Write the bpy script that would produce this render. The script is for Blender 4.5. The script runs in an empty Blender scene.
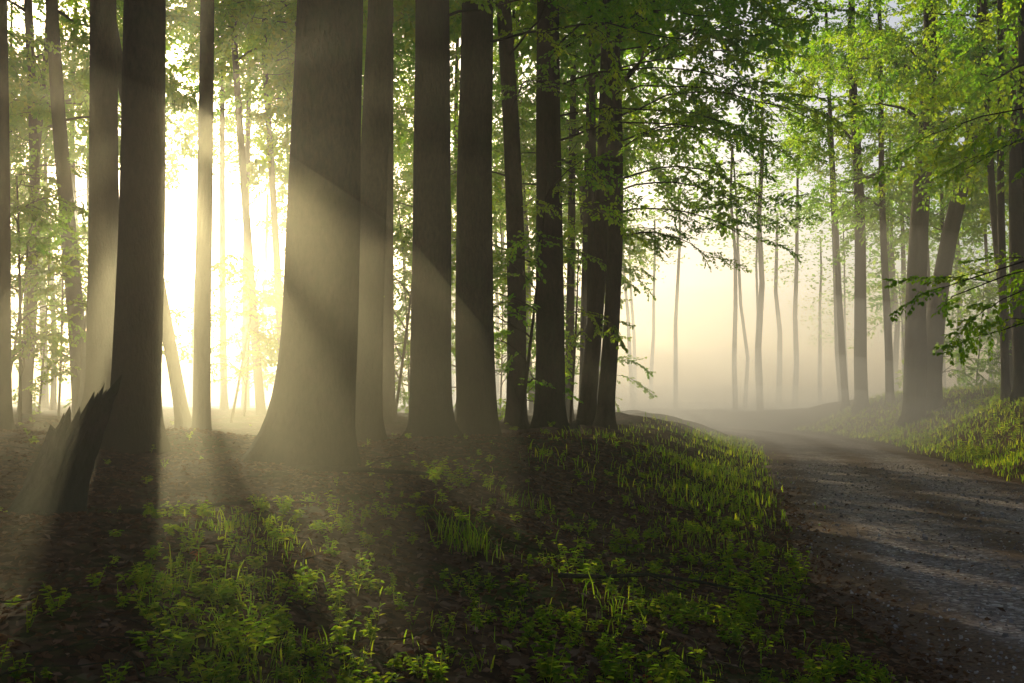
import bpy, math, random
import numpy as np
from mathutils import Vector, Matrix, Euler
random.seed(7); rng=np.random.default_rng(7)
scene=bpy.context.scene
F=995.0; CAMZ=1.8; PITCH=math.atan(59/F)

# ------------------------------------------------------------ helpers
def link(o): scene.collection.objects.link(o); return o
def mesh_obj(name,verts,faces,mat=None,smooth=False,loc=(0,0,0),mats=None,midx=None,parent=None):
    me=bpy.data.meshes.new(name)
    me.from_pydata([tuple(v) for v in verts] if not isinstance(verts,np.ndarray) else verts.tolist(),[],faces if not isinstance(faces,np.ndarray) else faces.tolist())
    for m in (mats or ([mat] if mat else [])): me.materials.append(m)
    if midx is not None: me.polygons.foreach_set('material_index',midx)
    if smooth: me.polygons.foreach_set('use_smooth',[True]*len(me.polygons))
    me.update()
    o=bpy.data.objects.new(name,me); o.location=loc
    if parent: o.parent=parent
    return link(o)
def sstep(x,a,b):
    t=np.clip((x-a)/(b-a),0,1); return t*t*(3-2*t)

# ------------------------------------------------------------ materials
def newmat(name):
    m=bpy.data.materials.new(name); m.use_nodes=True
    nt=m.node_tree; nt.nodes.clear()
    return m,nt,nt.nodes,nt.links
def ramp(N,stops):
    r=N.new('ShaderNodeValToRGB'); e=r.color_ramp.elements
    while len(e)<len(stops): e.new(0.5)
    for i,(p,c) in enumerate(stops): e[i].position=p; e[i].color=(*c,1)
    return r
def leaf_mat(name,cols,tcols,trans=0.5,objrand=True,rough=0.5,spec=.25):
    m,nt,N,L=newmat(name)
    out=N.new('ShaderNodeOutputMaterial'); g=N.new('ShaderNodeNewGeometry')
    r1=ramp(N,cols); r2=ramp(N,tcols)
    if objrand:
        oi=N.new('ShaderNodeObjectInfo'); mx=N.new('ShaderNodeMath'); mx.operation='MULTIPLY_ADD'
        mx.inputs[1].default_value=0.5
        m2=N.new('ShaderNodeMath'); m2.operation='MULTIPLY'; m2.inputs[1].default_value=0.5
        L.new(oi.outputs['Random'],m2.inputs[0]); L.new(g.outputs['Random Per Island'],mx.inputs[0]); L.new(m2.outputs[0],mx.inputs[2]); src=mx.outputs[0]
    else: src=g.outputs['Random Per Island']
    L.new(src,r1.inputs[0]); L.new(src,r2.inputs[0])
    p=N.new('ShaderNodeBsdfPrincipled'); p.inputs['Roughness'].default_value=rough
    p.inputs['Specular IOR Level'].default_value=spec
    L.new(r1.outputs[0],p.inputs['Base Color'])
    t=N.new('ShaderNodeBsdfTranslucent'); L.new(r2.outputs[0],t.inputs['Color'])
    mix=N.new('ShaderNodeMixShader'); mix.inputs[0].default_value=trans
    L.new(p.outputs[0],mix.inputs[1]); L.new(t.outputs[0],mix.inputs[2]); L.new(mix.outputs[0],out.inputs[0])
    return m
M_leaf=leaf_mat('beech_leaf',[(0,(0.022,0.08,0.008)),(0.5,(0.045,0.115,0.010)),(1,(0.085,0.14,0.014))],
   [(0,(0.20,0.56,0.010)),(0.5,(0.42,0.70,0.014)),(1,(0.75,0.82,0.02))],0.66)
M_grass=leaf_mat('grass_blade',[(0,(0.02,0.05,0.006)),(0.6,(0.045,0.10,0.010)),(1,(0.09,0.12,0.016))],
   [(0,(0.24,0.50,0.012)),(0.5,(0.5,0.70,0.02)),(1,(0.80,0.80,0.03))],0.64,False,.7,.15)
M_litter=leaf_mat('dead_leaf',[(0,(0.05,0.022,0.012)),(0.5,(0.11,0.048,0.022)),(0.85,(0.19,0.09,0.045)),(1,(0.28,0.17,0.11))],
   [(0,(0.1,0.04,0.015)),(1,(0.25,0.12,0.04))],0.2,False,0.9,.08)
M_red=leaf_mat('autumn_leaf',[(0,(0.16,0.03,0.01)),(1,(0.28,0.09,0.02))],[(0,(0.6,0.12,0.02)),(1,(0.8,0.3,0.04))],0.5,False,.7,.15)

def bark_mat(name,c1,c2,moss=0.35):
    m,nt,N,L=newmat(name)
    out=N.new('ShaderNodeOutputMaterial'); p=N.new('ShaderNodeBsdfPrincipled'); p.inputs['Roughness'].default_value=0.9
    p.inputs['Specular IOR Level'].default_value=0.15
    tc=N.new('ShaderNodeTexCoord'); mp=N.new('ShaderNodeMapping'); mp.inputs['Scale'].default_value=(1,1,0.35)
    L.new(tc.outputs['Object'],mp.inputs[0])
    n1=N.new('ShaderNodeTexNoise'); n1.inputs['Scale'].default_value=20; n1.inputs['Detail'].default_value=8; n1.inputs['Roughness'].default_value=0.7
    L.new(mp.outputs[0],n1.inputs[0])
    n2=N.new('ShaderNodeTexNoise'); n2.inputs['Scale'].default_value=2.2; n2.inputs['Detail'].default_value=5
    L.new(tc.outputs['Object'],n2.inputs[0])
    r=ramp(N,[(0.3,c1),(0.7,c2)]); L.new(n1.outputs[0],r.inputs[0])
    sx=N.new('ShaderNodeSeparateXYZ'); L.new(tc.outputs['Object'],sx.inputs[0])
    mr=N.new('ShaderNodeMapRange'); mr.inputs[1].default_value=0; mr.inputs[2].default_value=2.5; mr.inputs[3].default_value=0.25; mr.inputs[4].default_value=0
    L.new(sx.outputs[2],mr.inputs[0])
    ad=N.new('ShaderNodeMath'); ad.operation='ADD'; L.new(n2.outputs[0],ad.inputs[0]); L.new(mr.outputs[0],ad.inputs[1])
    r2=ramp(N,[(0.48,(0,0,0)),(0.72,(moss,)*3)]); L.new(ad.outputs[0],r2.inputs[0])
    mx=N.new('ShaderNodeMix'); mx.data_type='RGBA'; L.new(r2.outputs[0],mx.inputs[0]); L.new(r.outputs[0],mx.inputs[6]); mx.inputs[7].default_value=(0.035,0.055,0.012,1)
    L.new(mx.outputs[2],p.inputs['Base Color'])
    b=N.new('ShaderNodeBump'); b.inputs['Strength'].default_value=0.9; b.inputs['Distance'].default_value=0.04
    L.new(n1.outputs[0],b.inputs['Height']); L.new(b.outputs[0],p.inputs['Normal']); L.new(p.outputs[0],out.inputs[0])
    return m
M_bark=bark_mat('beech_bark',(0.012,0.008,0.005),(0.07,0.045,0.026))
M_stump=bark_mat('rotten_wood',(0.02,0.015,0.012),(0.11,0.08,0.06),0.5)

def ground_mat():
    m,nt,N,L=newmat('forest_floor')
    out=N.new('ShaderNodeOutputMaterial'); p=N.new('ShaderNodeBsdfPrincipled'); p.inputs['Roughness'].default_value=1.0
    p.inputs['Specular IOR Level'].default_value=0.03
    tc=N.new('ShaderNodeTexCoord')
    nz=N.new('ShaderNodeTexNoise'); nz.inputs['Scale'].default_value=6; L.new(tc.outputs['Object'],nz.inputs[0])
    vm=N.new('ShaderNodeMix'); vm.data_type='RGBA'; vm.inputs[0].default_value=0.06; L.new(tc.outputs['Object'],vm.inputs[6]); L.new(nz.outputs[1],vm.inputs[7])
    v=N.new('ShaderNodeTexVoronoi'); v.inputs['Scale'].default_value=17; L.new(vm.outputs[2],v.inputs[0])
    sp=N.new('ShaderNodeSeparateXYZ'); L.new(v.outputs['Color'],sp.inputs[0])
    r=ramp(N,[(0,(0.03,0.015,0.009)),(0.5,(0.07,0.035,0.019)),(0.85,(0.12,0.063,0.034)),(1,(0.2,0.12,0.075))]); L.new(sp.outputs[0],r.inputs[0])
    n2=N.new('ShaderNodeTexNoise'); n2.inputs['Scale'].default_value=0.7; n2.inputs['Detail'].default_value=6; n2.inputs['Roughness'].default_value=0.65
    L.new(tc.outputs['Object'],n2.inputs[0])
    r2=ramp(N,[(0.5,(0,0,0)),(0.62,(0.8,0.8,0.8))]); L.new(n2.outputs[0],r2.inputs[0])
    n3=N.new('ShaderNodeTexNoise'); n3.inputs['Scale'].default_value=40; L.new(tc.outputs['Object'],n3.inputs[0])
    r3=ramp(N,[(0.3,(0.015,0.028,0.005)),(0.7,(0.055,0.09,0.012))]); L.new(n3.outputs[0],r3.inputs[0])
    mx=N.new('ShaderNodeMix'); mx.data_type='RGBA'; L.new(r2.outputs[0],mx.inputs[0]); L.new(r.outputs[0],mx.inputs[6]); L.new(r3.outputs[0],mx.inputs[7])
    L.new(mx.outputs[2],p.inputs['Base Color'])
    b=N.new('ShaderNodeBump'); b.inputs['Strength'].default_value=0.8; b.inputs['Distance'].default_value=0.03
    L.new(sp.outputs[1],b.inputs['Height']); L.new(b.outputs[0],p.inputs['Normal']); L.new(p.outputs[0],out.inputs[0])
    return m
M_ground=ground_mat()
def road_mat():
    m,nt,N,L=newmat('gravel_track')
    out=N.new('ShaderNodeOutputMaterial'); p=N.new('ShaderNodeBsdfPrincipled'); p.inputs['Roughness'].default_value=0.85
    p.inputs['Specular IOR Level'].default_value=0.2
    tc=N.new('ShaderNodeTexCoord')
    v=N.new('ShaderNodeTexVoronoi'); v.inputs['Scale'].default_value=26; L.new(tc.outputs['Object'],v.inputs[0])
    sp=N.new('ShaderNodeSeparateXYZ'); L.new(v.outputs['Color'],sp.inputs[0])
    r=ramp(N,[(0,(0.13,0.09,0.08)),(0.6,(0.29,0.21,0.185)),(0.9,(0.42,0.33,0.30)),(1,(0.64,0.55,0.50))]); L.new(sp.outputs[0],r.inputs[0])
    n2=N.new('ShaderNodeTexNoise'); n2.inputs['Scale'].default_value=1.1; n2.inputs['Detail'].default_value=8; n2.inputs['Roughness'].default_value=0.75
    L.new(tc.outputs['Object'],n2.inputs[0])
    uv=N.new('ShaderNodeUVMap'); su=N.new('ShaderNodeSeparateXYZ'); L.new(uv.outputs[0],su.inputs[0])
    ab=N.new('ShaderNodeMath'); ab.operation='ABSOLUTE'; L.new(su.outputs[0],ab.inputs[0])
    re=ramp(N,[(0.0,(0.25,)*3),(0.15,(0.12,)*3),(0.25,(0,0,0)),(0.55,(0,0,0)),(0.9,(0.6,)*3)]); L.new(ab.outputs[0],re.inputs[0])
    ad=N.new('ShaderNodeMath'); ad.operation='ADD'; L.new(re.outputs[0],ad.inputs[0]); L.new(n2.outputs[0],ad.inputs[1])
    rf=ramp(N,[(0.5,(0,0,0)),(0.74,(1,1,1))]); L.new(ad.outputs[0],rf.inputs[0])
    n3=N.new('ShaderNodeTexNoise'); n3.inputs['Scale'].default_value=30; n3.inputs['Detail'].default_value=4; L.new(tc.outputs['Object'],n3.inputs[0])
    rs=ramp(N,[(0.3,(0.065,0.033,0.02)),(0.7,(0.20,0.11,0.068))]); L.new(n3.outputs[0],rs.inputs[0])
    mx=N.new('ShaderNodeMix'); mx.data_type='RGBA'; L.new(rf.outputs[0],mx.inputs[0]); L.new(r.outputs[0],mx.inputs[6]); L.new(rs.outputs[0],mx.inputs[7])
    L.new(mx.outputs[2],p.inputs['Base Color'])
    hb=N.new('ShaderNodeMath'); hb.operation='MULTIPLY_ADD'; hb.inputs[1].default_value=5.0; L.new(n2.outputs[0],hb.inputs[0]); L.new(sp.outputs[1],hb.inputs[2])
    b=N.new('ShaderNodeBump'); b.inputs['Strength'].default_value=1.0; b.inputs['Distance'].default_value=0.035
    L.new(hb.outputs[0],b.inputs['Height']); L.new(b.outputs[0],p.inputs['Normal']); L.new(p.outputs[0],out.inputs[0])
    return m
M_road=road_mat()

# ------------------------------------------------------------ road line + terrain
ctrl=[(3.6,-60),(3.9,-25),(4.5,-8),(4.9,0),(5.5,9),(7.6,19),(10.4,31),(12.9,43),(14.0,55),(12.0,68),(4.5,80),(-10,89),(-30,98),(-80,110),(-150,120)]
def catmull(pts,n=10):
    o=[]
    P=[pts[0]]+pts+[pts[-1]]
    for i in range(1,len(P)-2):
        p0,p1,p2,p3=[np.array(q,float) for q in P[i-1:i+3]]
        for k in range(n):
            t=k/n
            o.append(0.5*((2*p1)+(-p0+p2)*t+(2*p0-5*p1+4*p2-p3)*t*t+(-p0+3*p1-3*p2+p3)*t**3))
    o.append(np.array(P[-2],float)); return np.array(o)
RL=catmull(ctrl)
RA=RL[:-1]; RD=RL[1:]-RL[:-1]; RLL=(RD**2).sum(1)
def road_s(x,y):
    x=np.asarray(x,float).ravel(); y=np.asarray(y,float).ravel()
    if len(x)<64:
        ex=x[:,None]-RA[:,0]; ey=y[:,None]-RA[:,1]; t=np.clip((ex*RD[:,0]+ey*RD[:,1])/RLL,0,1)
        dd=np.hypot(ex-t*RD[:,0],ey-t*RD[:,1]); j=dd.argmin(1); r=np.arange(len(x))
        c=RD[j,0]*ey[r,j]-RD[j,1]*ex[r,j]; return dd[r,j]*np.where(c>0,-1,1)
    best=np.full(x.shape,1e9); sgn=np.ones(x.shape)
    for a,d,l2 in zip(RA,RD,RLL):
        t=np.clip(((x-a[0])*d[0]+(y-a[1])*d[1])/l2,0,1)
        dx=x-a[0]-t*d[0]; dy=y-a[1]-t*d[1]; dd=np.hypot(dx,dy)
        c=d[0]*(y-a[1])-d[1]*(x-a[0])
        m=dd<best; best[m]=dd[m]; sgn[m]=np.where(c[m]>0,-1,1)
    return best*sgn
HW=2.75
def wob(x,y):
    z=np.zeros_like(x)
    for fx,fy,ph,a in [(0.5,0.3,1,.10),(-0.4,0.7,2,.08),(1.3,0.9,0.5,.04),(-1.1,1.7,4,.035),(2.9,-1.3,2,.022),(2.1,3.3,1,.02),(5.3,2.1,3,.01),(-4.1,5.7,0,.01),(9,-7,1,.006),(7,11,2,.006)]:
        z+=a*np.sin(fx*x+fy*y+ph)
    return z
def hgt(x,y):
    shp=np.shape(x); x=np.asarray(x,float).ravel(); y=np.asarray(y,float).ravel()
    s=road_s(x,y); t=np.abs(s)-2.6
    H=0.55+0.6*sstep(y,5,15)
    left=sstep(t,-0.1,4.5)*H*0.9+0.15*sstep(t,4,12)
    right=sstep(t,0.2,6)*2.2*(1-.6*sstep(y,58,75))+0.8*sstep(t,6,30)*(1-sstep(y,55,75))
    z=np.where(s<0,left,right)
    z=z+wob(x,y)*sstep(t,0.0,2.0)
    z=z+0.05*sstep(t,-0.2,0.6)
    z=z-0.09*(1-sstep(t,-0.5,0.05))
    return z.reshape(shp)
def h1(x,y): return float(hgt(np.array([x]),np.array([y]))[0])

nu=340
u=np.linspace(-1,1,nu); k=5.6
gx=2+np.sinh(k*u)/math.sinh(k)*400; gy=8+np.sinh(k*u)/math.sinh(k)*400
X,Y=np.meshgrid(gx,gy); Z=hgt(X,Y)
V=np.stack([X,Y,Z],-1).reshape(-1,3)
i=np.arange(nu-1); I,J=np.meshgrid(i,i); a=(J*nu+I).ravel()
Fc=np.stack([a,a+1,a+nu+1,a+nu],-1)
mesh_obj('ground',V,Fc,M_ground,True)

dense=catmull(ctrl,40)
ac=np.linspace(-1,1,25); RV=[];UV=[]
for i in range(len(dense)):
    d=dense[min(i+1,len(dense)-1)]-dense[max(i-1,0)]; d/=np.hypot(*d); n=np.array([d[1],-d[0]])
    for s in ac:
        w=HW*(1+0.05*math.sin(i*0.21+s*2)); q=dense[i]+n*s*w
        z=0.05*(1-s*s)-0.03*math.exp(-((abs(s)-0.42)/0.14)**2)+0.006*math.sin(i*.9+s*7)
        z-=0.09*max(0,abs(s)-0.9)*5
        RV.append((q[0],q[1],z+0.015)); UV.append((s,i*0.1))
nc=len(ac); RF=[(r*nc+c,r*nc+c+1,(r+1)*nc+c+1,(r+1)*nc+c) for r in range(len(dense)-1) for c in range(nc-1)]
ro=mesh_obj('dirt_road',RV,RF,M_road,True)
uvl=ro.data.uv_layers.new(name='UVMap')
for lp in ro.data.loops: uvl.data[lp.index].uv=UV[lp.vertex_index]

# ------------------------------------------------------------ sun direction
def pixdir(px,py):
    v=Vector(((px-512)/F,1.0,(341.5-py)/F)); v=Matrix.Rotation(PITCH,3,'X')@v; return v.normalized()
SUN=pixdir(168,112)
SA=math.atan2(SUN.x,SUN.y)
def sunac(x,y): return x*math.cos(SA)-y*math.sin(SA)

# canopy gaps shaped by leaving foliage out, so sun reaches the floor / mist
ZONES=[(5.5,27,2.8,9,.97,.3),(15,34,5.5,14,.98,.8),(8,64,24,36,.985,2.5),(-10,36,7,26,.93,3),(7.3,19,2.4,5,.93,0),(5.8,10,1.5,1.8,.9,0)]
def blocked(p):
    k=(p[2]-1)/SUN.z; a=p[0]-SUN.x*k; b=p[1]-SUN.y*k
    ac=sunac(a,b); al=a*math.sin(SA)+b*math.cos(SA)
    if -.3<ac<1.6 and -4<b<15: return True
    if b>34 and math.sin(ac*1.15+.5)+.5*math.sin(al*.3+ac*.25)>1.2: return False
    f=math.sin(ac*1.25+1.0)+.8*math.sin(ac*.52+al*.06+2)+.7*math.sin(al*.21+ac*.3)+.5*math.sin(ac*2.9+al*.13)
    if f>(.85 if b<24 else 0) and random.random()<.94: return True
    for cx,cy,rx,ry,pr,zz in ZONES:
        k=(p[2]-zz)/SUN.z
        gx_=p[0]-SUN.x*k; gy_=p[1]-SUN.y*k
        if ((gx_-cx)/rx)**2+((gy_-cy)/ry)**2<1 and random.random()<pr: return True
    return False

# ------------------------------------------------------------ leaf sprays (prototype meshes)
def perp(d):
    a=Vector((0,0,1)) if abs(d.z)<0.9 else Vector((1,0,0)); s=d.cross(a).normalized(); return s,s.cross(d).normalized()
def tube(V,Fs,path,rad,seg=5,shape=None):
    base=len(V)
    for i,p in enumerate(path):
        d=(path[min(i+1,len(path)-1)]-path[max(i-1,0)]).normalized()
        if abs(d.z)>0.8: s=Vector((1,0,0)); s=(s-d*s.dot(d)).normalized(); u_=d.cross(s)
        else: s,u_=perp(d)
        for k in range(seg):
            th=2*math.pi*k/seg; r=rad[i]*(shape(th,i) if shape else 1)
            V.append(p+s*(math.cos(th)*r)+u_*(math.sin(th)*r))
    for i in range(len(path)-1):
        for k in range(seg):
            a=base+i*seg+k; b=base+i*seg+(k+1)%seg
            Fs.append((a,b,b+seg,a+seg))
def add_leaf(V,Fs,b,d,n,l,w):
    s=d.cross(n).normalized(); n=s.cross(d).normalized(); o=len(V); f=0.18*w
    V+= [b, b+d*(.33*l)+s*w*.5+n*f, b+d*(.74*l)+s*w*.38+n*f*.6-n*.03*l, b+d*l-n*.10*l, b+d*(.74*l)-s*w*.38+n*f*.6-n*.03*l, b+d*(.33*l)-s*w*.5+n*f]
    Fs+= [(o,o+1,o+2,o+3),(o,o+3,o+4,o+5)]
def spray_geo(seed,L=1.7,droop=0.35,leaf=0.12,step=.055):
    R=random.Random(seed); V=[];Fs=[]
    curve=R.uniform(-.35,.35)
    main=[Vector((t*L,curve*L*t*t+R.uniform(-.02,.02),-droop*L*t*t+R.uniform(-.02,.02))) for t in [i/10 for i in range(11)]]
    tube(V,Fs,main,[0.010*(1-i/11)+0.0015 for i in range(11)],3)
    def along(path,start,step):
        side=R.choice([-1,1])
        tot=sum((path[i+1]-path[i]).length for i in range(len(path)-1)); q=start
        while q<tot:
            r=q;i=0
            while i<len(path)-2 and r>(path[i+1]-path[i]).length: r-=(path[i+1]-path[i]).length;i+=1
            d=(path[i+1]-path[i]).normalized(); yield path[i]+d*r,d,side,q/tot
            side=-side; q+=step*R.uniform(.6,1.5)
    twigs=[]
    for p,d,sd,t in along(main,0.15,0.13):
        l=R.uniform(.18,.72)*(1-.55*t)
        ang=math.radians(R.uniform(25,65))*sd
        dd=Matrix.Rotation(ang,3,'Z')@d; dd.z+=R.uniform(-.5,.35); dd.normalize()
        b=R.uniform(-.3,.2)
        tw=[p+dd*(l*q)+Vector((0,0,b*l*q*q)) for q in (0,.5,1)]
        tube(V,Fs,tw,[.004,.003,.001],3); twigs.append(tw)
    nt=len(Fs)
    for tw in twigs+[main[4:]]:
        for p,d,sd,t in along(tw,0.04,step):
            ld=Matrix.Rotation(math.radians(R.uniform(20,75))*sd,3,'Z')@d; ld.z+=R.uniform(-.6,.2); ld.normalize()
            n=Vector((R.gauss(0,.5),R.gauss(0,.5),1)).normalized()
            l=leaf*R.uniform(.6,1.15); add_leaf(V,Fs,p,ld,n,l,l*.68)
        add_leaf(V,Fs,tw[-1],(tw[-1]-tw[-2]).normalized(),Vector((R.gauss(0,.3),R.gauss(0,.3),1)).normalized(),leaf,leaf*.65)
    return V,Fs,nt
def leaf_mesh(name,V,Fs,midx):
    me=bpy.data.meshes.new(name); me.from_pydata([tuple(v) for v in V],[],Fs)
    me.materials.append(M_leaf); me.materials.append(M_bark)
    me.polygons.foreach_set('material_index',midx); me.update(); return me
SPRAYS=[]
for s,l,dr in [(1,1.6,.2),(2,1.4,.3),(3,1.7,.42),(4,1.3,.1),(5,1.5,.25),(6,1.2,.3)]:
    V,Fs,nt=spray_geo(s,l,dr,.115,.048); SPRAYS.append(leaf_mesh('leaf_spray',V,Fs,[1]*nt+[0]*(len(Fs)-nt)))
BOUGHS=[]
for s in range(5):
    R=random.Random(50+s); AV=[];AF=[];MI=[]
    for q in range(8):
        V,Fs,nt=spray_geo(100+s*10+q,R.uniform(1.1,1.7),R.uniform(.05,.4),.16,.09)
        M=Matrix.Translation((R.uniform(0,2.4),R.gauss(0,.6),R.gauss(0,.45)))@Euler((R.gauss(0,.5),R.gauss(.1,.35),R.gauss(0,1.0))).to_matrix().to_4x4()
        o=len(AV); AV+=[M@v for v in V]; AF+=[tuple(i+o for i in f) for f in Fs]; MI+=[1]*nt+[0]*(len(Fs)-nt)
    BOUGHS.append(leaf_mesh('leafy_bough',AV,AF,MI))
def place_spray(parent,p,az,scale=1.0,check=True,protos=SPRAYS):
    if check and blocked(p+Vector((math.cos(az),math.sin(az),0))): return
    o=bpy.data.objects.new('leaf_spray' if protos is SPRAYS else 'leafy_bough',random.choice(protos)); o.parent=parent
    o.location=p-parent.location
    o.rotation_euler=Euler((random.gauss(0,.4),random.uniform(-.35,.5),az+random.gauss(0,.35)),'XYZ')
    s=scale*random.uniform(.7,1.2); o.scale=(s,s,s); link(o)

def limb_path(p0,az,L,rise,droop,n=9):
    pts=[];cur=az
    p=p0.copy()
    for i in range(n):
        t=i/(n-1); pts.append(p.copy())
        cur+=random.gauss(0,.16)
        el=rise*(1-t)-droop*t+random.gauss(0,.08)
        p=p+Vector((math.cos(cur)*math.cos(el),math.sin(cur)*math.cos(el),math.sin(el)))*(L/(n-1))
    return pts

def make_tree(bx,by,dia,H,lean=(0,0),flare=0.6,flh=0.3,crown=None,nl=12,limbL=(2,4.5),spr=6,scale=1.4,seg=20,lobe=None,extra=(),name='beech_tree',curve=0.0,detail=True,check=True,rise=(.2,.9),bough=False):
    bz=h1(bx,by); base=Vector((bx,by,bz)); V=[];Fs=[]
    n=46 if detail else 16
    ph=[random.uniform(0,6.28) for _ in range(4)]; nlb=random.choice([4,5,5,6])
    zs=[-0.35+ (H+.35)*(i/(n-1))**1.9 for i in range(n)]
    amp=dia*random.uniform(.03,.12)
    def cx(z):
        zz=max(z,0); le=zz if zz<14 else 14+(zz-14)*.4
        return Vector((lean[0]*le+curve*math.sin(zz*.28)+amp*math.sin(zz*.35+ph[0])-amp*math.sin(ph[0]), lean[1]*le+amp*math.sin(zz*.3+ph[1])-amp*math.sin(ph[1]), z))
    def rr(z): return dia/2*(1.0-0.6*max(0,z)/H)
    path=[cx(z) for z in zs]
    def shape(th,i):
        z=max(zs[i],0); e=math.exp(-z/flh)
        f=1+flare*e*(.35+.8*max(0,math.cos(nlb*th+ph[2]))**1.5)+.03*math.sin(3*th+z*.6+ph[3])+.015*math.sin(7*th+ph[1]+z*1.7)
        if lobe: f+=lobe[1]*math.exp(-z/lobe[2])*max(0,math.cos(th-lobe[0]))**2
        return f
    tube(V,Fs,path,[rr(z) for z in zs],seg,shape)
    sprays=[]
    def do_limb(p0,az,L,rise,droop,r0,ns,sc,chk=True,pr=None):
        pts=limb_path(p0,az,L,rise,droop); tube(V,Fs,pts,[r0*(1-.85*i/8)+.004 for i in range(9)],5)
        for k in range(ns):
            t=.3+.7*k/max(1,ns-1); q=t*8; i=min(int(q),7); p=pts[i].lerp(pts[i+1],q-i)
            d=pts[i+1]-pts[i]; a=math.atan2(d.y,d.x)
            if k==ns-1: a2=a
            else: a2=a+(1 if k%2 else -1)*random.uniform(.3,1.2)
            sprays.append((p,a2,sc,chk,pr or SPRAYS))
    if crown:
        for i in range(nl):
            z=crown[0]+(crown[1]-crown[0])*((i+random.random())/nl); L=random.uniform(*limbL)*(1-.5*(z/H)**2)
            do_limb(cx(z),random.uniform(0,6.283),L,random.uniform(*rise),random.uniform(-.2,.4),rr(z)*.35+.006,spr,scale,check,BOUGHS if bough else SPRAYS)
    for z,az,L,rs,droop,ns,sc in extra:
        do_limb(cx(z),az,L,rs,droop,.025,ns,sc,False)
    tr=mesh_obj(name,V,Fs,M_bark,True,loc=base)
    for p,a,sc,chk,pr in sprays: place_spray(tr,p+base,a,scale=sc,check=chk,protos=pr)
    return tr

def at(px,d): return (px-512)/F*d
def hero(pxb,pxt,w,d,**k):
    pxt=512+(pxt-512)*1.023
    ht=CAMZ+.4*d-h1(at(pxb,d),d)
    H=k.pop('H',random.uniform(21,25))
    return make_tree(at(pxb,d),d,w/F*d*1.02,H,lean=((pxt-pxb)/F*d/ht,0),**k)
C=dict(crown=(10.5,21),nl=8,spr=3,scale=1.0,bough=True)
hero(3,0,20,15,**C)
hero(84,57,17,27,**C)
hero(104,107,32,20,**C)
hero(137,147,47,13,flare=.5,**C)
hero(203,205,17,18,flare=.4,crown=(12,21),nl=6,spr=3,bough=True)
hero(186,112,13,22,crown=(12,20),nl=4,spr=2,bough=True)
hero(314,328,76,13,flare=.3,flh=.4,lobe=(math.pi,.8,.5),seg=36,crown=(11,21),nl=8,spr=3,bough=True,scale=1)
hero(365,378,32,18,**C)
hero(389,387,14,24,**C)
hero(431,434,42,17,flare=.6,flh=.2,extra=[(7.2,-.2,4,.2,.5,6,.8)],**C)
hero(478,477,40,19,flare=.3,extra=[(7.6,-.6,4.5,.1,.5,7,.8),(8.6,-1.0,5,.2,.6,8,.8)],**C)
hero(516,503,20,24,extra=[(6,2.5,2.5,.4,.4,5,.8),(7.5,-1.6,3,.4,.4,5,.8),(9,-1.2,6,.2,.5,8,.85)],curve=.12,**C)
hero(549,553,30,22,flare=.4,extra=[(8.5,-.7,5.5,.3,.5,8,.8),(9.8,-1.1,7,.25,.6,9,.8),(7.0,-.2,4.5,.3,.6,8,.8),(10,-.3,6,.1,.5,9,.8),(8.2,-1.3,5,.2,.5,8,.8),(7.6,-.5,5,.2,.6,8,.8),(6.4,-.4,4.5,.2,.6,7,.75)],**C)
hero(590,590,10,29,H=18,extra=[(5,-1,3,.5,.3,6,.8)],crown=(8,17),nl=6,spr=3,bough=True)
hero(604,614,17,26,curve=.2,extra=[(6.5,-.3,4.5,.4,.8,8,.8),(8.2,-.6,6,.35,.7,9,.8),(9.5,-.2,6,.3,.6,9,.85),(10.5,-.8,7,.2,.6,9,.85),(9,-1.2,7,.2,.6,9,.85),(7.5,.2,5,.5,.8,8,.85),
   (8.8,-.1,6,.3,.7,9,.85),(7.2,-.8,4.5,.3,.8,8,.8),(10,-.4,6.5,.1,.8,10,.85),(5.6,-.4,3.6,.3,.9,7,.75),(6.2,.0,4.2,.3,.9,8,.75),(4.9,-.2,2.8,.3,.8,6,.7)],crown=(10,20),nl=6,spr=3,bough=True)
hero(568,575,9,34,crown=(6,19),nl=7,spr=3,bough=True,scale=.9)
hero(861,850,13,56,limbL=(3,6),crown=(12,26),nl=8,spr=4,scale=1.15,bough=True,H=28)
hero(889,878,8,54,crown=(10,24),nl=8,spr=3,H=25,scale=1.1,bough=True)
hero(912,936,22,46,crown=(11,24),nl=10,spr=4,flare=.5,scale=1.1,bough=True,H=27)
hero(930,985,19,46.8,crown=(12,24),nl=8,spr=4,flare=.5,scale=1.1,bough=True,curve=-.4,H=26)
hero(1022,1015,16,36,**C)
hero(845,822,7,60,crown=(11,24),nl=7,spr=4,H=25,scale=1.1,bough=True)
# slim trees on the sunward side, high crowns
for a,b,w_,d in [(262,232,9,36),(285,262,8,40),(225,222,7,44),(246,250,8,52),(300,300,7,38)]:
    hero(a,b,w_,d,crown=(CAMZ+.31*d,CAMZ+.31*d+10),H=26,nl=10,spr=3,bough=True,scale=1.0,detail=False,check=False,seg=10)
# tree beyond the right verge, its limbs hang over the road
make_tree(11.0,11.5,.5,20,crown=(7,18),nl=7,spr=3,bough=True,scale=1.0,extra=[(2.3,2.95,5.6,.35,.45,9,.65),(2.6,2.8,5.6,.3,.4,9,.65),(2.0,2.75,5.0,.35,.45,8,.65),(2.5,3.0,5.8,.4,.5,9,.65),(4.4,2.7,5.6,.3,.3,9,.65),(5.2,2.3,6,.3,.3,9,.7)])
for (x,y) in [(-9,9),(-13,14),(13,22),(17,18),(-16,22),(-6.5,-2)]:
    make_tree(x,y,.5,22,crown=(9,20),nl=8,spr=3,bough=True,scale=1.0)

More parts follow.
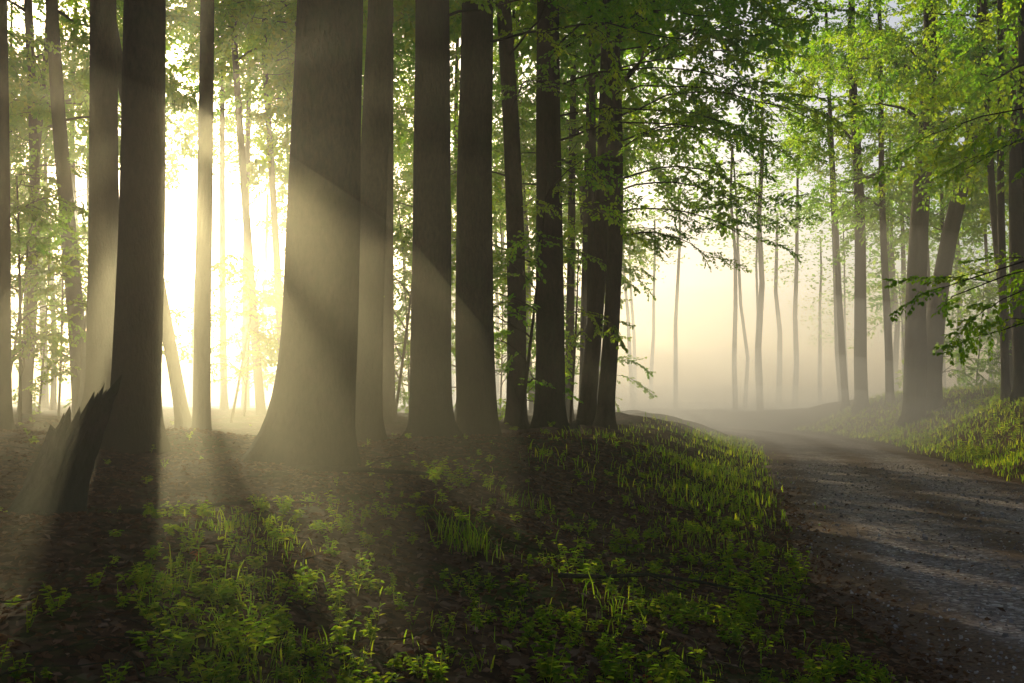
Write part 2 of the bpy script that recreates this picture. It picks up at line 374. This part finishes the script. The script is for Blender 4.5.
# mid forest
placed=[]
tries=0
while len(placed)<52 and tries<5000:
    tries+=1
    d=random.uniform(27,74); az=math.radians(random.uniform(-36,38)); x=d*math.sin(az); y=d*math.cos(az)
    s=road_s([x],[y])[0]
    if abs(s)<5: continue
    px=512+F*x/y
    if any(math.hypot(x-a,y-b)<3.4 for a,b in placed): continue
    if 150<px<300 or -.8<sunac(x,y)<2.0: continue
    if 620<px<880 and (y<62 or px<800): continue
    placed.append((x,y))
    make_tree(x,y,random.uniform(.25,.5),random.uniform(19,27),lean=(random.gauss(0,.045),random.gauss(0,.03)),crown=(random.uniform(7,11),22),nl=10,spr=3,limbL=(2.2,5),scale=1.1,bough=True,seg=9,detail=False,curve=random.gauss(0,.15))
# saplings / understorey
sap=[(232,27,4.5),(395,25,6.5),(410,33,7),(455,30,6),(520,21,6),(533,31,7),(570,27,5),(22,20,5),(75,24,5.5),(40,34,7),(100,40,8),(250,48,6),(245,32,5),(380,29,6),
     (975,50,6),(1010,42,5),(905,58,7),(1000,60,8),(500,40,8),(345,33,6),(290,42,6),(935,48,3),(440,45,8),(585,42,8),(5,28,8),(60,30,8)]
for px,d,H in sap:
    make_tree(at(px,d),d,.08,H,crown=(.8,H*.98),nl=int(H*1.7),limbL=(.8,2.4),spr=3,scale=.85 if d<40 else 1.2,seg=6,detail=False,name='beech_sapling',flare=.2,curve=.2,lean=(random.gauss(0,.08),random.gauss(0,.05)),check=False,rise=(.0,1.2))

# distant mass of trees
V=[];Fs=[]; lv=[]
sun_az=math.degrees(SA)
for q in range(80):
    while True:
        d=random.uniform(78,140); az=math.radians(random.uniform(-36,40)); x=d*math.sin(az); y=d*math.cos(az)
        if abs(road_s([x],[y])[0])<5 or -.8<sunac(x,y)<2.0: continue
        if abs(math.degrees(az)-sun_az)<5 and random.random()<.7: continue
        gap=4.5<math.degrees(az)<17
        if gap and random.random()<.6: continue
        break
    bz=h1(x,y); H=random.uniform(20,30); r0=random.uniform(.18,.42); lx=random.gauss(0,.6)
    tube(V,Fs,[Vector((x+lx*i/5+random.gauss(0,.12),y,bz-.3+H*i/5)) for i in range(6)],[r0*(1-.13*i) for i in range(6)],6)
    for c in range(24 if gap else (40 if az>-.02 else 12)):
        h=random.uniform(15 if gap else 8,H+1); r=5.5*math.sqrt(max(.1,1-((h-H*.66)/(H*.5))**2)); a=random.uniform(0,6.28); rad=r*math.sqrt(random.random())
        c0=np.array([x+rad*math.cos(a),y+rad*math.sin(a),bz+h])
        if blocked(Vector(c0)): continue
        lv.append(c0+rng.normal(0,1,(40,3))*np.array([1.2,1.2,.5]))
nt=len(Fs); lv=np.concatenate(lv); nL=len(lv)
d1=rng.normal(0,1,(nL,3)); d1[:,2]*=.35; d1/=np.linalg.norm(d1,axis=1)[:,None]
d2=np.cross(d1,rng.normal(0,.35,(nL,3))+np.array([0,0,1])); d2/=np.linalg.norm(d2,axis=1)[:,None]
sz=rng.uniform(.14,.28,(nL,1))
LV=np.stack([lv-d1*sz,lv+d2*sz*.6,lv+d1*sz,lv-d2*sz*.6],1).reshape(-1,3)
b=len(V); LF=(np.arange(nL*4).reshape(-1,4)+b).tolist()
mesh_obj('distant_trees',[tuple(v) for v in V]+LV.tolist(),Fs+LF,mats=[M_bark,M_leaf],midx=[0]*nt+[1]*nL)

# ------------------------------------------------------------ grass
def clump(x,y,sc=1.0):
    return .5+.25*np.sin(2.3*sc*x+1.7*sc*y)+.25*np.sin(-3.1*sc*x+2.6*sc*y+1)+.2*np.sin(6.3*sc*x-5*sc*y+2)
def scatter(n,x0,x1,y0,y1):
    y=y0*(y1/y0)**rng.random(n); x=x0+(x1-x0)*rng.random(n); return x,y
def grass(name,x,y,hmin,hmax,w=.006):
    n=len(x); z=hgt(x,y)-.01; hh=rng.uniform(hmin,hmax,n); a=rng.uniform(0,2*np.pi,n); bnd=rng.uniform(.1,.9,n)*hh; wa=a+np.pi/2+rng.normal(0,.5,n)
    P=np.stack([x,y,z],-1); D=np.stack([np.cos(a),np.sin(a),0*a],-1); W=np.stack([np.cos(wa),np.sin(wa),0*a],-1)*(w*rng.uniform(.6,1.5,n)*(1+y/14))[:,None]
    up=np.array([0,0,1.])
    p1=P+up*(hh*.5)[:,None]+D*(bnd*.2)[:,None]; p2=P+up*(hh*.85)[:,None]+D*(bnd*.55)[:,None]; p3=P+up*(hh*.97-.25*bnd)[:,None]+D*(bnd*1.05)[:,None]
    V=np.stack([P-W,P+W,p1+W,p1-W,p2+W*.7,p2-W*.7,p3],1).reshape(-1,3)
    o=(np.arange(n)*7)[:,None]
    q=np.concatenate([o+np.array([[0,1,2,3]]),o+np.array([[3,2,4,5]])]).tolist(); t=(o+np.array([[5,4,6]])).tolist()
    return mesh_obj(name,V,q+t,M_grass,True)
def frus(x,y): return np.abs(x)<y*.62+1.5
xs=[];yss=[]
x,y=scatter(90000,-1,13,3.0,45); s=road_s(x,y); t=-s-2.5
p=np.exp(-((t-1.1)/.9)**2)*sstep(y,6,16)*.9+ .18*(t>0)*(t<4)*sstep(y,8,18); m=(s<0)&(rng.random(len(x))<p*(clump(x,y)+.1)); xs.append(x[m]);yss.append(y[m])
x,y=scatter(110000,6,32,9,60); s=road_s(x,y); t=s-2.5
p=np.clip(sstep(t,0,.8)*(1-.4*sstep(t,6,12)),0,1); m=(s>0)&(rng.random(len(x))<p*(clump(x,y,.7)+.2)*1.2); xs.append(x[m]);yss.append(y[m])
x,y=scatter(90000,-5,2.5,3.2,11)
zn=np.exp(-((x-(-1.98+.42-.35*(y-6)*.9))/.36)**2)*.9*(y<8.5)+np.exp(-(((x+.1)/.7)**2))*.1*(y<6.5)+np.exp(-((x-1.2)/.8)**2)*.15*(y<9)
m=(road_s(x,y)<-2.6)&(rng.random(len(x))<zn*(clump(x,y,1.6)-.2)*.7); xs.append(x[m]);yss.append(y[m])
x=np.concatenate(xs);y=np.concatenate(yss)
m=(y>14)
grass('grass',x[m],y[m],.07,.24,.0032); 
grass('grass',x[~m],y[~m],.04,.13,.0026)
tx=[];ty=[]
for px,d,n,r in [(470,8,70,.14),(455,8.3,50,.13),(205,6.2,30,.2),(610,7,20,.15),(700,11,60,.25),(520,12,40,.2)]:
    tx.append(at(px,d)+rng.normal(0,r,n)); ty.append(d+rng.normal(0,r,n))
grass('grass',np.concatenate(tx),np.concatenate(ty),.10,.27,.0024)

# herbs: low leafy plants (one mesh)
def herb(x,y,hh,nleaf,ls,V,Fs):
    z=h1(x,y)
    for st in range(random.randint(2,5)):
        a=random.uniform(0,6.28); b=Vector((x,y,z-.01)); L=hh*random.uniform(.6,1.1); tip=b+Vector((math.cos(a)*L*.45,math.sin(a)*L*.45,L))
        tube(V,Fs,[b,b.lerp(tip,.5)+Vector((0,0,L*.06)),tip],[.003,.0025,.001],3)
        for k in range(nleaf):
            t=.3+.7*k/nleaf; p=b.lerp(tip,t); aa=random.uniform(0,6.28)
            d=Vector((math.cos(aa),math.sin(aa),random.uniform(-.3,.35))).normalized()
            add_leaf(V,Fs,p,d,Vector((random.gauss(0,.3),random.gauss(0,.3),1)).normalized(),ls*random.uniform(.7,1.2),ls*.6)
V=[];Fs=[]
n=0
while n<1250:
    y=3.6*(26/3.6)**random.random(); x=random.uniform(-.62*y-0.5,.5*y); s=road_s([x],[y])[0]
    if s>-2.9: continue
    w=math.exp(-((-s-3.3)/1.4)**2)+(.18 if x>-2.4 else .06)+.4*math.exp(-((x+1.5)/.6)**2)*(y<9)
    if random.random()>w*float(clump(np.array(x),np.array(y),1.3)-.05): continue
    herb(x,y,random.uniform(.05,.16),random.randint(5,9),random.uniform(.02,.045)*(1+y/40),V,Fs); n+=1
n=0
while n<120:
    y=random.uniform(4.2,9); acx=random.uniform(-.1,.6) if random.random()<.7 else random.uniform(.8,1.5); x=(acx+y*math.sin(SA))/math.cos(SA)
    herb(x,y,random.uniform(.05,.17),8,random.uniform(.025,.05),V,Fs); n+=1
for px,d in [(455,12.0),(470,12.3),(445,12.2),(590,8.2),(720,9.6),(760,9.2),(790,10),(640,7),(690,7.5),(730,8),(230,4.8),(560,5.2),(660,5.6),(620,5.0)]:
    for k in range(3): herb(at(px,d)+random.gauss(0,.14),d+random.gauss(0,.14),random.uniform(.15,.36),11,.058,V,Fs)
n=0
while n<450:
    y=random.uniform(20,56); x=random.uniform(8,34); s=road_s([x],[y])[0]
    if s<3 or s>16: continue
    herb(x,y,random.uniform(.2,.55),9,.10,V,Fs); n+=1
mesh_obj('woodland_herbs',V,Fs,M_grass)
V=[];Fs=[]
for px,d in [(600,4.9),(625,4.8),(590,4.6),(575,4.7),(640,5.2),(200,6.8),(650,4.9),(610,5.3)]:
    herb(at(px,d)+random.gauss(0,.06),d,random.uniform(.1,.2),7,.045,V,Fs)
mesh_obj('autumn_seedlings',V,Fs,M_red)

# leaf litter
nL=80000
x,y=scatter(nL,-10,9,2.6,20); m=frus(x,y); x=x[m];y=y[m]; s=road_s(x,y)
keep=(np.abs(s)>2.3)|(rng.random(len(x))<.02+.3*sstep(np.abs(s),1.8,2.4)); x=x[keep];y=y[keep]; s=s[keep]
z=np.where(np.abs(s)<2.6,np.maximum(hgt(x,y),.05*(1-(s/HW)**2)+.02),hgt(x,y))+rng.uniform(.004,.022,len(x)); n=len(x)
a=rng.uniform(0,2*np.pi,n); nn=rng.normal(0,.33,(n,3))+np.array([0,0,1]); nn/=np.linalg.norm(nn,axis=1)[:,None]
D=np.stack([np.cos(a),np.sin(a),0*a],-1); S=np.cross(D,nn); S/=np.linalg.norm(S,axis=1)[:,None]; D=np.cross(nn,S)
l=(rng.uniform(.016,.033,n)*(1+y/30))[:,None]; P=np.stack([x,y,z],-1); cu=nn*l*rng.uniform(.05,.5,(n,1))
LV=np.stack([P-D*l,P+S*l*.55+cu,P+D*l+cu*.4,P-S*l*.55+cu],1).reshape(-1,3)
mesh_obj('leaf_litter',LV,np.arange(n*4).reshape(-1,4),M_litter)
# loose stones on the track
x,y=scatter(30000,1,14,3.5,28); s=road_s(x,y); m=(np.abs(s)<2.45)&(rng.random(len(x))<.8); x=x[m];y=y[m];s=s[m]; n=len(x)
r=(rng.uniform(.005,.013,n)+.012*(rng.random(n)<.03))*(1+y/30); z=.015+.05*(1-(s/HW)**2)-.03*np.exp(-((np.abs(s)/HW-.42)/.14)**2)+r*.25
a=rng.uniform(0,6.28,n); c=np.stack([x,y,z],-1)
pts=[]
for k in range(4):
    q=a+k*np.pi/2+rng.normal(0,.25,n); rr_=r*rng.uniform(.7,1.4,n); pts.append(c+np.stack([np.cos(q)*rr_,np.sin(q)*rr_,-r*.4],-1))
for k in range(4):
    q=a+k*np.pi/2+rng.normal(0,.25,n); rr_=r*rng.uniform(.35,.8,n); pts.append(c+np.stack([np.cos(q)*rr_,np.sin(q)*rr_,r*rng.uniform(.3,.8,n)],-1))
SV=np.stack(pts,1).reshape(-1,3); o=(np.arange(n)*8)[:,None]
SF=np.concatenate([o+np.array([[4,5,6,7]])]+[o+np.array([[k,(k+1)%4,(k+1)%4+4,k+4]]) for k in range(4)])
mst,nt_,N_,L_=newmat('track_stone'); o_=N_.new('ShaderNodeOutputMaterial'); p_=N_.new('ShaderNodeBsdfPrincipled'); g_=N_.new('ShaderNodeNewGeometry'); r_=ramp(N_,[(0,(.11,.08,.068)),(.7,(.27,.21,.185)),(1,(.48,.41,.37))])
L_.new(g_.outputs['Random Per Island'],r_.inputs[0]); L_.new(r_.outputs[0],p_.inputs['Base Color']); p_.inputs['Roughness'].default_value=.9; L_.new(p_.outputs[0],o_.inputs[0])
mesh_obj('gravel_stones',SV,SF,mst)

# fallen twigs and branches
V=[];Fs=[]
for q in range(240):
    y=3.2*(20/3.2)**random.random(); x=random.uniform(-.6*y,.3*y)
    if road_s([x],[y])[0]>-3: continue
    a=random.uniform(0,3.14); L=random.uniform(.15,.9); r=random.uniform(.003,.009)
    pts=[]
    for i in range(5):
        a+=random.gauss(0,.18); xx=x+math.cos(a)*L*i/4; yy=y+math.sin(a)*L*i/4; pts.append(Vector((xx,yy,h1(xx,yy)+.02+r+random.uniform(0,.03))))
    tube(V,Fs,pts,[r*(1-.15*i) for i in range(5)],5)
mesh_obj('fallen_twigs',V,Fs,M_bark,True)
def fallen(pts,r,name='fallen_branch'):
    V=[];Fs=[]; b=Vector((pts[0][0],pts[0][1],h1(pts[0][0],pts[0][1])))
    P=[Vector((x,y,h1(x,y)+z))-b for x,y,z in pts]
    tube(V,Fs,P,[r*(1-.7*i/(len(P)-1)) for i in range(len(P))],7)
    for i in range(1,len(P)-1):
        d=(P[i+1]-P[i]); s=Vector((-d.y,d.x,.25*random.choice([1,.3])))*random.choice([-1,1])
        tube(V,Fs,[P[i],P[i]+s*.5+d*.4,P[i]+s*.8+d*.9],[r*.4,r*.25,r*.1],5)
    mesh_obj(name,V,Fs,M_bark,True,loc=b)
fallen([(.35,7.6,.05),(.7,7.7,.12),(1.05,7.75,.2),(1.45,7.8,.24),(1.9,7.95,.2),(2.3,8.3,.1)],.02)
fallen([(-2.6,12.2,.05),(-1.8,12.0,.08),(-1,12.3,.07),(-.2,12.8,.03)],.04)
fallen([(-3.4,8.5,.05),(-2.9,8.9,.08),(-2.3,9.0,.09),(-1.8,9.4,.04)],.025)

# ------------------------------------------------------------ broken stump
def stump(px,d,r,H,lean,name,seed):
    R=random.Random(seed); x=at(px,d); z=h1(x,d); V=[];Fs=[]; seg=40; rows=14
    top=[]
    for k in range(seg):
        th=2*math.pi*k/seg
        top.append(H*(.74+.16*math.cos(th-.4)+.10*(R.random() if k%2 else -R.random()*.8)+.05*math.sin(5*th)))
    def pt(th,zz,rr): return Vector((lean*zz+math.cos(th)*rr,.1*zz+math.sin(th)*rr,zz))
    for i in range(rows):
        for k in range(seg):
            th=2*math.pi*k/seg; zz=-.15+(top[k]+.15)*i/(rows-1)
            f=1+.6*math.exp(-max(0,zz)/.16)*(.5+.5*max(0,math.cos(4*th+1)))+.08*math.sin(5*th+1+zz)+.05*math.sin(11*th+zz*3)+.03*R.gauss(0,1)
            V.append(pt(th,zz,r*f*(1-.16*zz/H)))
    for i in range(5):
        for k in range(seg):
            th=2*math.pi*k/seg; zz=top[k]-.04-(.1+.35*H*(i/4))*(.3+.7*i/4); V.append(pt(th,zz,r*(.66-.13*i)*(1+.1*R.random())))
    for i in range(rows+4):
        for k in range(seg):
            a=i*seg+k;b=i*seg+(k+1)%seg; Fs.append((a,b,b+seg,a+seg))
    c=len(V); V.append(pt(0,H*.3,0)); l=(rows+4)*seg
    for k in range(seg): Fs.append((l+k,l+(k+1)%seg,c))
    mesh_obj(name,V,Fs,M_stump,False,loc=(x,d,z))
stump(50,9,.25,1.25,.32,'broken_stump',3)
stump(572,24,.13,.35,.2,'broken_stump',5)

# ------------------------------------------------------------ mist
def fog_mat(name,den,g,col=(1,1,1)):
    m,nt,N,L=newmat(name); out=N.new('ShaderNodeOutputMaterial'); v=N.new('ShaderNodeVolumeScatter')
    v.inputs['Density'].default_value=den; v.inputs['Anisotropy'].default_value=g; v.inputs['Color'].default_value=(*col,1)
    L.new(v.outputs[0],out.inputs['Volume']); return m
def box(name,x0,x1,y0,y1,z0,z1,mat):
    V=[(x,y,z) for x in (x0,x1) for y in (y0,y1) for z in (z0,z1)]
    return mesh_obj(name,V,[(0,1,3,2),(4,6,7,5),(0,4,5,1),(2,3,7,6),(0,2,6,4),(1,5,7,3)],mat)
box('morning_haze',-90,90,-10,150,-3,12,fog_mat('haze',.005,.76,(1,.95,.8)))  # warmth of the sunlight is tinted into the scatter colour
def ellipsoid(name,c,r,mat):
    V=[];Fs=[];a=24;b=12
    for i in range(1,b):
        for k in range(a):
            ph=math.pi*i/b; th=2*math.pi*k/a; V.append((r[0]*math.sin(ph)*math.cos(th),r[1]*math.sin(ph)*math.sin(th),r[2]*math.cos(ph)))
    for i in range(b-2):
        for k in range(a):
            p=i*a+k;q=i*a+(k+1)%a; Fs.append((p,p+a,q+a,q))
    t=len(V);V.append((0,0,r[2]));V.append((0,0,-r[2]))
    for k in range(a): Fs.append((t,k,(k+1)%a)); Fs.append((t+1,(b-2)*a+(k+1)%a,(b-2)*a+k))
    mesh_obj(name,V,Fs,mat,loc=c)
ellipsoid('fog_bank',(7,68,0),(32,42,13),fog_mat('fog_a',.0055,.6))
ellipsoid('fog_bank',(8,66,0),(27,37,8.5),fog_mat('fog_b',.009,.6))
ellipsoid('fog_bank',(9,63,0),(22,30,5),fog_mat('fog_c',.013,.6))
ellipsoid('fog_bank',(10,60,0),(19,28,2.8),fog_mat('fog_d',.014,.6))
ellipsoid('beam_mist',(-4.2,13,.6),(4.5,14,4.2),fog_mat('mist',.019,.77,(1,.90,.62)))  # extra volume added to brighten the left sunbeam, sun warmth tinted in

# ------------------------------------------------------------ light, sky, camera
sl=bpy.data.lights.new('sun','SUN'); sl.energy=5; sl.angle=math.radians(.5); sl.color=(1,.87,.52)
so=link(bpy.data.objects.new('sun',sl)); so.rotation_euler=SUN.to_track_quat('Z','Y').to_euler(); so.location=(-20,60,30)
w=bpy.data.worlds.new('World'); scene.world=w; w.use_nodes=True; nt=w.node_tree; bg=nt.nodes['Background']
sky=nt.nodes.new('ShaderNodeTexSky'); sky.sky_type='NISHITA'; sky.sun_disc=False
sky.sun_elevation=math.asin(SUN.z); sky.sun_rotation=math.atan2(SUN.x,SUN.y)%(2*math.pi)
sky.dust_density=4
nt.links.new(sky.outputs[0],bg.inputs[0]); bg.inputs[1].default_value=.15
cd=bpy.data.cameras.new('camera'); cd.lens=35; cd.sensor_width=36; cd.clip_end=2000; cd.clip_start=.05
co=link(bpy.data.objects.new('camera',cd)); co.location=(0,0,CAMZ); co.rotation_euler=(math.pi/2+PITCH,0,0); scene.camera=co
scene.view_settings.view_transform='Standard'; scene.view_settings.look='None'; scene.view_settings.exposure=0
print('OBJ',len(bpy.data.objects))
